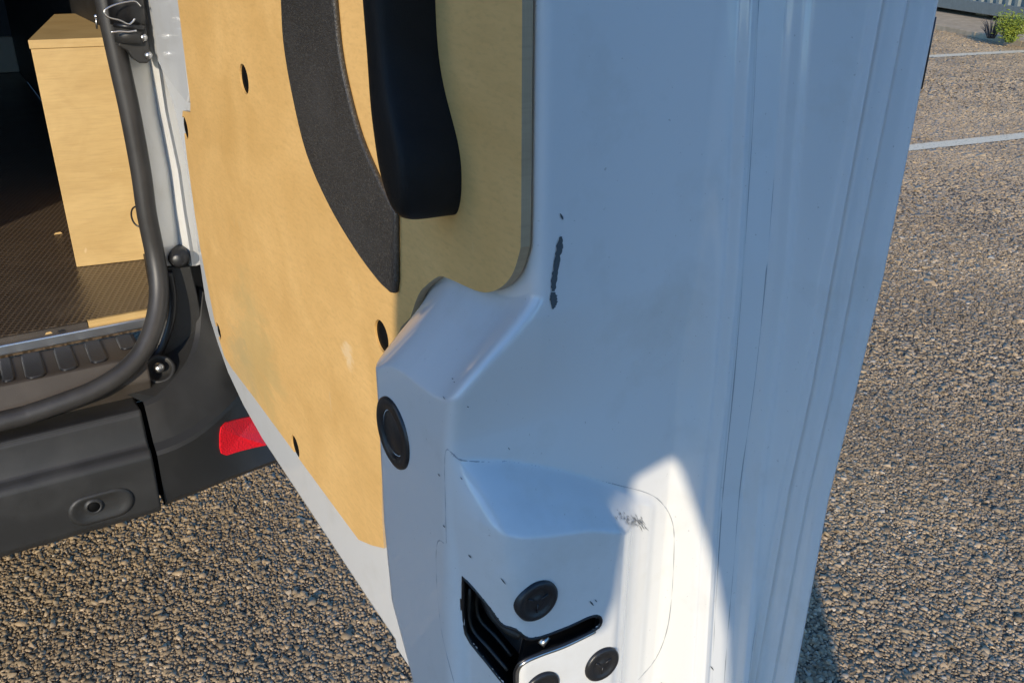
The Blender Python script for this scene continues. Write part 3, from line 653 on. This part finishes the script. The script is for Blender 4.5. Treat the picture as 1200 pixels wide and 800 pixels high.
# red reflector on the corner
def on_corner(x, y):
    best = None; d = ray(x, y)
    bv = cor.data
    ok, loc, nrm, idx = cor.ray_cast(cor.matrix_world.inverted() @ Vector(CAM), cor.matrix_world.inverted().to_3x3() @ Vector(d))
    return np.array(cor.matrix_world @ loc) if ok else X_(x, y, 1.12)
rp = [(257, 508), (258.5, 500), (264, 494.5), (276, 491), (290, 488), (299, 488), (306, 505), (311, 521), (298, 523.5), (280, 528), (264, 533), (259, 531), (257, 524)]
bpy.context.view_layer.update()
h1, h2, h3 = on_corner(262, 500), on_corner(262, 530), on_corner(288, 508)
pn = np.cross(h2-h1, h3-h1); pn /= np.linalg.norm(pn); pn = -pn if pn[1] > 0 else pn
def on_plane(x, y):
    d = ray(x, y); q0 = h1+pn*0.0062; return CAM+d*((q0-CAM)@pn/(d@pn))
def on_surf(x, y):
    ok, loc, nrm, idx = cor.ray_cast(cor.matrix_world.inverted() @ Vector(CAM), cor.matrix_world.inverted().to_3x3() @ Vector(ray(x, y)))
    return np.array(cor.matrix_world @ loc)+pn*0.0022 if ok else on_plane(x, y)
fr = [on_surf(*p) for p in rp]; bk_ = [p-pn*0.012 for p in fr]
n_ = len(fr); fr.append(sum(fr)/n_+pn*0.0003); nf_ = n_+1
rf = mesh('red_reflector', fr+bk_, [(i, (i+1) % n_, n_) for i in range(n_)]+[(i, (i+1) % n_, nf_+(i+1) % n_, nf_+i) for i in range(n_)], M['red'])
pkeep(rf, cor)

# hinge and check strap at the top of the opening
hg = vpart(tube('door_hinge', [X_(143, -60, 1.165), X_(147, 0, 1.165), X_(151, 28, 1.165)], 0.020, M['black'], None, 20)); tag(hg, 'black door hinge and check strap with wire')
bpy.context.view_layer.update()
def hsub(o): return pkeep(o, hg)
def pxprism(name, pts, Y0, Y1, mat, bv=0.002):
    q = [X_(x, y, Y0) for x, y in pts]; return prism(name, [(float(p[0]), float(p[2])) for p in q], 1, Y0, Y1, mat, None, bv)
hsub(pxprism('hinge_arm', [(163, -60), (168, 0), (171, 30), (176, 62), (177.5, 70), (173, 74.5), (164, 74.5), (157, 70), (150, 60), (138, 54), (139, 50), (160, 50), (158, 20), (152, -60)], 1.158, 1.178, M['bumper'], 0.003))
hsub(tube('hinge_collar', [X_(150, 32, 1.162), X_(151.5, 50, 1.162)], 0.0155, M['bumper'], None, 18))
hsub(tube('hinge_pin', [X_(151, 28, 1.16), X_(151.2, 33, 1.16)], 0.0172, M['black'], None, 18))
hsub(tube('check_wire', spline([X_(x, y, 1.135) for x, y in [(165, 8), (158, 2), (148, 2.5), (134, 6), (124, 11), (122.5, 16), (128, 21), (140, 24), (150, 28.5), (155, 26), (158, 22)]], 5), 0.0011, M['steel'], None, 6))
hsub(tube('check_wire', spline([X_(x, y, 1.14) for x, y in [(130, 38), (140, 37), (150, 37.5), (160, 36)]], 4), 0.0011, M['alu'], None, 6))
hsub(pxprism('hinge_plate', [(152, 3), (163, 2), (166.5, 30), (157, 29)], 1.150, 1.156, M['grey'], 0.001))
hsub(lathe('hinge_bolt', [(0.0001, 0.004), (0.004, 0.004), (0.005, 0.0)], X_(168, 44, 1.156), (0, -1, 0), M['steel'], None, 6))
hsub(lathe('hinge_bolt', [(0.0001, 0.004), (0.004, 0.004), (0.005, 0.0)], X_(174, 65, 1.156), (0, -1, 0), M['steel'], None, 6))
hsub(tube('sensor_stalk', [X_(112.5, 19, 1.28), X_(113.5, 34, 1.28)], 0.0013, M['steel'], None, 6))
hsub(lathe('sensor_tip', [(0.0001, 0.003), (0.0025, 0.002), (0.0032, 0), (0.0025, -0.002), (0.0001, -0.003)], X_(112.5, 19.5, 1.28), (0, -1, 0), M['alu'], None, 10))

# ------------------------------------------------------------------ plywood box in the cargo space
bx = empty('plywood_box', (0.17, 1.7, 0.53)); tag(bx, 'tapered pale plywood box standing on the cargo floor', 'box')
bpy.context.view_layer.update()
zt = 0.8675
bl, br = P(90, 313, 2, 0.5305), P(175, 305, 2, 0.5305)
fl = (float(bl[0]), float(bl[1])); frr = (0.2255, float(bl[1])-0.02); bkl = (0.189, 1.966); bkr = (0.2255, 1.966)
pkeep(prism('front_panel', [fl, frr, (frr[0], frr[1]+0.012), (fl[0]+0.002, fl[1]+0.012)], 2, 0.5305, zt-0.0125, M['boxply'], None, 0.0008, 2), bx)
pkeep(prism('side_panel', [(fl[0]+0.0022, fl[1]+0.0122), (fl[0]+0.014, fl[1]+0.0122), (bkl[0]+0.012, bkl[1]), bkl], 2, 0.5305, zt-0.0125, M['boxply'], None, 0.0008, 2), bx)
lid = pkeep(prism('lid', [(fl[0]-0.0015, fl[1]-0.0015), (frr[0], frr[1]-0.0015), bkr, bkl], 2, zt-0.012, zt, M['boxply'], None, 0.0008, 2), bx)
c = P(161, 253, 1, 1.452); 
pkeep(tube('lashing_ring', [(c[0]+0.0085*math.cos(t)-0.0, 1.447-0.006*math.cos(t), c[2]+0.016*math.sin(t)) for t in np.linspace(0, 2*math.pi, 22)[:-1]], 0.0014, M['black'], None, 8, True), bx)
pkeep(lathe('ring_plate', [(0.0001, 0.003), (0.007, 0.003), (0.008, -0.002)], (c[0]+0.012, 1.4625, c[2]-0.004), (0, -1, 0), M['steel'], None, 16), bx)
# litter on the cargo floor
for i, (x, y, s) in enumerate([(68, 274, 0.007), (57, 391, 0.0045)]):
    p = P(x, y, 2, 0.5305)
    o = mesh('wood_chip' , [(p[0]-s, p[1]-s*0.5, 0.5308), (p[0]+s, p[1]-s*0.4, 0.5308), (p[0]+s*0.8, p[1]+s*0.5, 0.5308), (p[0]-s*0.7, p[1]+s*0.45, 0.5308), (p[0]-s*0.6, p[1]-s*0.2, 0.533), (p[0]+s*0.6, p[1]-s*0.2, 0.5335), (p[0]+s*0.5, p[1]+s*0.3, 0.533), (p[0]-s*0.5, p[1]+s*0.3, 0.5325)], [(0,1,2,3),(4,5,6,7),(0,1,5,4),(1,2,6,5),(2,3,7,6),(3,0,4,7)], M['boxply'])
    tag(o, ['pale wood splinter lying out on the dark cargo floor', 'pale wood crumb at the front edge of the cargo floor'][i], 'wood chip')

# ------------------------------------------------------------------ car park beyond
M['line'] = mat_new('road_paint', (0.62, 0.60, 0.55), 0.7); nl = N(M['line'])
wr = nl.noise(nl.coord(), 90, 4, 0.7); nl.col(nl.ramp(wr, [(0.34, (0.40, 0.30, 0.17)), (0.46, (0.90, 0.75, 0.50))])); nl.bump(wr, 0.4, 0.004)
def pline(a, b, w, z=0.004, name='parking_line'):
    a, b = np.array(a[:2]), np.array(b[:2]); d = (b-a)/np.linalg.norm(b-a); n = np.array([-d[1], d[0]])*w/2
    o = mesh(name, [(*p, z) for p in (a-n, b-n, b+n, a+n)], [(0,1,2,3)], M['line']); tag(o, kind='structure'); return o
a, b = P(1060, 175, 2, 0), P(1200, 160, 2, 0); d = (b-a); pline(a-d*2.5, b+d*3, 0.115, 0.006)
a, b = P(1090, 67, 2, 0), P(1200, 61, 2, 0); d = (b-a); pline(a-d*2, b+d*3, 0.15, 0.007)
M['concrete'] = mat_new('concrete', (0.40, 0.36, 0.30), 0.85); nc = N(M['concrete'])
cn = nc.noise(nc.coord(), 7, 6, 0.7); nc.col(nc.ramp(cn, [(0.3, (0.38, 0.28, 0.17)), (0.7, (0.64, 0.49, 0.31))])); nc.bump(cn, 0.3, 0.01)
k0, k1 = P(1092, 34, 2, 0.0), P(1200, 56, 2, 0.0); kd = (k1-k0)/np.linalg.norm(k1-k0); kn = np.array([-kd[1], kd[0], 0]);
if kn@(k0-CAM) < 0: kn = -kn
L0, L1 = k0-kd*9, k1+kd*7
pv = [L0+kn*0.13, L1+kn*0.13, L1+kn*9, L0+kn*9]
o = prism('concrete_apron', [(p[0], p[1]) for p in pv], 2, -0.05, 0.046, M['concrete']); tag(o, kind='structure')
tot = np.linalg.norm(L1-L0); nk = int(tot/0.91)
for i in range(nk):
    a, b = L0+kd*(i*0.91+0.003), L0+kd*((i+1)*0.91-0.003); ks = [(a+kn*0.0), (b+kn*0.0), (b+kn*0.126), (a+kn*0.126)]
    o = prism('kerb', [(p[0], p[1]) for p in ks], 2, -0.05, 0.055, M['concrete'], None, 0.006, 2); tag(o, kind='structure')
# shipping container
M['container'] = plastic_mat('container_paint', (0.21, 0.225, 0.195), 0.45, 0.1, 60)
M['rail'] = plastic_mat('container_rail', (0.16, 0.17, 0.15), 0.5, 0.1, 60)
s0, s1 = P(1097, 14, 2, 0.046), P(1200, 31, 2, 0.046); sd = (s1-s0)/np.linalg.norm(s1-s0); sn = np.array([-sd[1], sd[0], 0])
if sn@(s0-CAM) < 0: sn = -sn
ct = empty('shipping_container', tuple(s0)); tag(ct, 'dark green corrugated shipping container behind the kerb', 'container')
bpy.context.view_layer.update()
S0 = s0-sd*4.0; Lc = 9.0; zb = 0.046+0.10
pts = []; s = 0.0
while s < Lc:
    for ds, off in ((0.0, 0.0), (0.07, 0.0), (0.105, 0.036), (0.175, 0.036), (0.21, 0.0)): pts.append(S0+sd*(s+ds)+sn*(off+0.02))
    s += 0.21
pkeep(grid('side_wall', [[(p[0], p[1], z) for p in pts] for z in (zb+0.10, zb+2.4)], M['container'], None, False), ct)
def obox(name, a, b, d0, d1, z0, z1, mat, bv=0.006):
    q = [a+sn*d0, b+sn*d0, b+sn*d1, a+sn*d1]; return prism(name, [(p[0], p[1]) for p in q], 2, z0, z1, mat, None, bv, 2)
E_ = S0+sd*Lc
pkeep(obox('bottom_rail', S0, E_, 0.0, 0.06, zb-0.04, zb+0.10, M['rail']), ct); pkeep(obox('top_rail', S0, E_, 0.0, 0.06, zb+2.4, zb+2.5, M['rail']), ct)
pkeep(obox('roof', S0, E_, 0.061, 2.4, zb+2.42, zb+2.47, M['rail']), ct); pkeep(obox('rear_wall', S0, E_, 2.36, 2.4, zb, zb+2.41, M['rail']), ct)
pkeep(obox('end_wall', S0-sd*0.05, S0-sd*0.005, 0.0, 2.4, zb-0.04, zb+2.5, M['rail']), ct); pkeep(obox('end_wall', E_+sd*0.005, E_+sd*0.05, 0.0, 2.4, zb-0.04, zb+2.5, M['rail']), ct)
pkeep(obox('floor_base', S0, E_, 0.065, 2.35, zb-0.02, zb+0.09, M['rail']), ct)
for t in (0.4, Lc/2, Lc-0.6): pkeep(obox('support_block', S0+sd*t, S0+sd*(t+0.3), 0.3, 0.7, 0.046, zb-0.042, M['concrete']), ct)
# weeds by the kerb
M['leaf'] = mat_new('weed_leaf', (0.10, 0.17, 0.025), 0.5); nf = N(M['leaf']); nv = nf.noise(nf.coord(), 9, 3)
nf.col(nf.ramp(nv, [(0.3, (0.09, 0.15, 0.015)), (0.7, (0.30, 0.33, 0.04))])); nf.b.inputs['Transmission Weight'].default_value = 0.0
M['dry'] = mat_new('dry_twigs', (0.10, 0.09, 0.085), 0.8)
def weed(name, c, h, w, nst, mat, label, leafy=True):
    t = empty(name, c); tag(t, label, 'weed'); bpy.context.view_layer.update(); c = np.array(c); sv, sf, lv, lf = [], [], [], []
    for i in range(nst):
        a = random.uniform(0, 6.28); rr = w*random.uniform(0.15, 1)**0.7; hh = h*random.uniform(0.45, 1)
        base = c+np.array([math.cos(a), math.sin(a), 0])*rr*0.25; tip = c+np.array([math.cos(a)*rr, math.sin(a)*rr, hh]); m = (base+tip)/2+np.array([0, 0, hh*0.18])
        sp_ = spline([base, m, tip], 4); v, fs = tube_data(sp_, [0.004*(1-0.7*k/8) for k in range(9)], 5); o0 = len(sv); sv += list(v); sf += [tuple(o0+q for q in f_) for f_ in fs]
        if leafy:
            for k in range(60):
                p = sp_[random.randint(2, 8)]+np.array([random.gauss(0, .03), random.gauss(0, .03), random.gauss(0, .025)])
                d = np.array([random.gauss(0, 1), random.gauss(0, 1), random.uniform(-0.4, 0.7)]); d /= np.linalg.norm(d); s_ = np.cross(d, (random.gauss(0, .3), random.gauss(0, .3), 1)); s_ /= np.linalg.norm(s_)
                L = random.uniform(0.018, 0.04); b0 = len(lv); nn = np.cross(d, s_)*0.006
                lv += [p, p+d*L*0.5+s_*L*0.22, p+d*L, p+d*L*0.5-s_*L*0.22, p+d*L*0.5-nn]; lf += [(b0, b0+1, b0+4), (b0+1, b0+2, b0+4), (b0+2, b0+3, b0+4), (b0+3, b0, b0+4)]
    pkeep(mesh('stems', sv, sf, mat, None, True), t)
    if leafy: pkeep(mesh('leaves', lv, lf, mat), t)
p = P(1183, 50, 2, 0.05); weed('weed', tuple(p), 0.27, 0.17, 30, M['leaf'], 'bright yellow green weed growing at the kerb')
p = P(1161, 45, 2, 0.05); weed('dry_weed', tuple(p), 0.20, 0.15, 70, M['dry'], 'dry grey dead weed beside the green weed', False)

# ------------------------------------------------------------------ the photographer whose shadow falls on the door
SD = np.array([math.sin(SUN_AZ), math.cos(SUN_AZ), 0]); WD = np.array([SD[1], -SD[0], 0]); ZD = np.array([0, 0, 1.0])
def Q(s, w, z): return SD*s+WD*w+ZD*z
M['trouser'] = mat_new('trousers', (0.03, 0.035, 0.05), 0.85); M['jacket'] = mat_new('jacket', (0.025, 0.025, 0.028), 0.8)
M['skin'] = mat_new('skin', (0.50, 0.31, 0.22), 0.5); M['hair'] = mat_new('hair', (0.03, 0.02, 0.015), 0.7); M['shoe'] = mat_new('shoes', (0.02, 0.02, 0.02), 0.5)
def skin_mesh(name, chains, mat, parent, sub_=2, root=0):
    vs, es, rs = [], [], []
    for ch in chains:
        prev = None
        for pt, r in ch:
            k = None
            for i, q in enumerate(vs):
                if np.linalg.norm(np.array(q)-pt) < 1e-5: k = i
            if k is None: vs.append(tuple(map(float, pt))); rs.append(r); k = len(vs)-1
            if prev is not None: es.append((prev, k))
            prev = k
    me = bpy.data.meshes.new(name); me.from_pydata(vs, es, []); me.update(); o = link(name, me, mat)
    sk = o.modifiers.new('skin', 'SKIN'); sk.use_smooth_shade = True
    for i, r in enumerate(rs):
        d = me.skin_vertices[0].data[i]; d.radius = r if isinstance(r, tuple) else (r, r); d.use_root = (i == root)
    s = o.modifiers.new('sub', 'SUBSURF'); s.levels = s.render_levels = sub_
    return pkeep(o, parent) if parent is not None else o
S = -0.28; WC = 0.055
per = empty('person', tuple(Q(S, WC, 0))); tag(per, 'person in dark jacket and trousers holding a phone, standing behind the viewpoint', 'person'); bpy.context.view_layer.update()
pel = Q(S-0.03, WC, 1.19); chest = Q(S, WC, 1.38); neck = Q(S+0.03, WC, 1.58); headc = Q(S+0.10, WC, 1.73)
sh = {-1: Q(S+0.02, WC-0.155, 1.49), 1: Q(S+0.02, WC+0.165, 1.49)}
el = {-1: Q(S+0.02, WC-0.150, 1.17), 1: Q(S+0.02, WC+0.19, 1.17)}
wr_ = {-1: Q(-0.075, -0.085, 0.98), 1: Q(-0.075, 0.075, 0.985)}
hip = {-1: Q(S-0.03, -0.100, 1.09), 1: Q(S-0.03, 0.112, 1.09)}
kn_ = {-1: Q(S+0.02, -0.113, 0.52), 1: Q(S+0.02, 0.248, 0.48)}; an_ = {-1: Q(S-0.03, -0.115, 0.10), 1: Q(S-0.03, 0.285, 0.10)}; to_ = {-1: Q(S+0.14, -0.13, 0.035), 1: Q(S+0.14, 0.325, 0.035)}
ch = [[(pel, (0.13, 0.10)), (Q(S, WC, 1.27), (0.145, 0.11)), (chest, (0.16, 0.12)), (Q(S+0.02, WC, 1.52), (0.11, 0.09)), (neck, 0.055), (Q(S+0.07, WC, 1.64), 0.06), (headc, (0.080, 0.095)), (Q(S+0.115, WC, 1.815), (0.07, 0.085))]]
for s_ in (-1, 1):
    ch.append([(Q(S+0.02, WC, 1.52), (0.11, 0.09)), (sh[s_], 0.062), (el[s_], 0.047), (wr_[s_], 0.030), (wr_[s_]+(SD*0.045), (0.036, 0.016))])
    ch.append([(pel, (0.13, 0.10)), (hip[s_], 0.072), (hip[s_]*0.5+kn_[s_]*0.5-WD*0.012, 0.068 if s_ > 0 else 0.058), (kn_[s_], 0.064 if s_ > 0 else 0.056), (an_[s_], 0.045), (to_[s_], 0.036)])
bodyp = skin_mesh('body', ch, M['trouser'], per)
# jacket: a loose shell, open in front, hem cut to shape the sun patch
jr = []
for f_, w, dp in [(0.0, 0.218, 0.12), (0.12, 0.217, 0.12), (0.2, 0.215, 0.12), (0.4, 0.208, 0.13), (0.65, 0.205, 0.14), (0.85, 0.205, 0.14), (0.95, 0.16, 0.12), (1.0, 0.085, 0.08)]:
    row = []
    for k in range(241):
        t = math.radians(92+356*k/240); wv = WC+w*math.cos(t)
        hem = 0.04+float(np.interp(wv, [-0.17, -0.06, -0.013, -0.007, 0.018, 0.034, 0.047, 0.064, 0.068, 0.28], [0.842, 0.842, 0.845, 0.93, 0.945, 0.905, 0.87, 0.80, 0.72, 0.72]))
        row.append(Q(S-0.005+dp*math.sin(t), wv, hem+(1.56-hem)*f_))
    jr.append(row)
jk = grid('jacket', jr, M['jacket'], None, True); so = jk.modifiers.new('s', 'SOLIDIFY'); so.thickness = 0.008; pkeep(jk, per)
for s_ in (-1, 1):
    pkeep(tube('sleeve', spline([sh[s_]+ZD*0.01, (sh[s_]+el[s_])/2, el[s_], (el[s_]+wr_[s_])/2, wr_[s_]-(wr_[s_]-el[s_])*0.08], 4), [0.078]*5+[0.060]*8+[0.048]*4, M['jacket'], None, 14), per)
    hand = wr_[s_]+SD*0.02; fg = []
    palm = [(wr_[s_], 0.026), (wr_[s_]+SD*0.03+ZD*0.012, (0.034, 0.017)), (wr_[s_]+SD*0.055+ZD*0.03, (0.038, 0.016))]
    fg.append(palm); ends = palm[-1][0]
    for f_ in range(4):
        b = ends+ZD*(0.004+0.014*f_)+SD*0.004; L = (0.028, 0.034, 0.032, 0.024)[f_]
        fg.append([(ends, (0.038, 0.016)), (b, 0.0095), (b+SD*0.012-WD*s_*L*0.6, 0.009), (b+SD*0.006-WD*s_*(L+0.016), 0.0085)])
    fg.append([(palm[1][0], (0.034, 0.017)), (palm[1][0]+ZD*0.03-SD*0.012-WD*s_*0.012, 0.0105), (palm[1][0]+ZD*0.042-SD*0.014-WD*s_*0.034, 0.0095)])
    skin_mesh('hand', fg, M['skin'], per, 1)
hv = []
for i in range(9):
    el_ = i/8*math.pi*0.56; row = []
    for k in range(20):
        a_ = 2*math.pi*k/20; row.append(headc+ZD*(0.045+0.085*math.cos(el_))+SD*(0.102*math.sin(el_)*math.cos(a_)-0.018)+WD*(0.085*math.sin(el_)*math.sin(a_)))
    hv.append(row)
pkeep(grid('hair', hv, M['hair'], None, True, True), per)
fc = skin_mesh('face', [[(headc+SD*0.055-ZD*0.055, (0.055, 0.05)), (headc+SD*0.062+ZD*0.0, (0.066, 0.055)), (headc+SD*0.06+ZD*0.05, (0.064, 0.05))], [(headc+SD*0.062+ZD*0.0, (0.066, 0.055)), (headc+SD*0.115-ZD*0.005, 0.013)]], M['skin'], per)
for s_ in (-1, 1):
    pkeep(lathe('eye', [(0.0001, 0.011), (0.006, 0.009), (0.010, 0.003), (0.011, -0.004)], headc+SD*0.107+WD*s_*0.031+ZD*0.018, SD, M['alu'], None, 14), per)
    pkeep(lathe('ear', [(0.0001, 0.004), (0.012, 0.006), (0.022, 0.009), (0.026, 0.002), (0.022, -0.012)], headc+WD*s_*0.080+SD*0.01, WD*s_-SD*0.3, M['skin'], None, 16), per)
    pkeep(skin_mesh('shoe', [[(an_[s_]-ZD*0.05-SD*0.02, (0.044, 0.046)), (an_[s_]*0.5+to_[s_]*0.5-ZD*0.018, (0.047, 0.045)), (to_[s_]+ZD*0.008, (0.046, 0.035)), (to_[s_]+SD*0.05+ZD*0.002, (0.03, 0.022))]], M['shoe'], None, 1), per)
# phone in the hands, lens just behind the viewpoint
ph = empty('phone', tuple(CAM-FWD*0.022)); tag(ph, 'dark phone held up by the photographer', 'phone'); bpy.context.view_layer.update()
pb = []
for k, (a_, b_) in enumerate([(-0.075, -0.036), (0.075, -0.036), (0.075, 0.036), (-0.075, 0.036)]): pb.append((a_, b_))
cphone = CAM-FWD*0.022+RGT*0.050-UPV*0.018
vs = [cphone+RGT*a_+UPV*b_-FWD*d_ for d_ in (0.0, 0.008) for a_, b_ in pb]
pkeep(bevel(mesh('case', vs, [(0,1,2,3),(7,6,5,4),(0,4,5,1),(1,5,6,2),(2,6,7,3),(3,7,4,0)], M['black']), 0.003), ph)
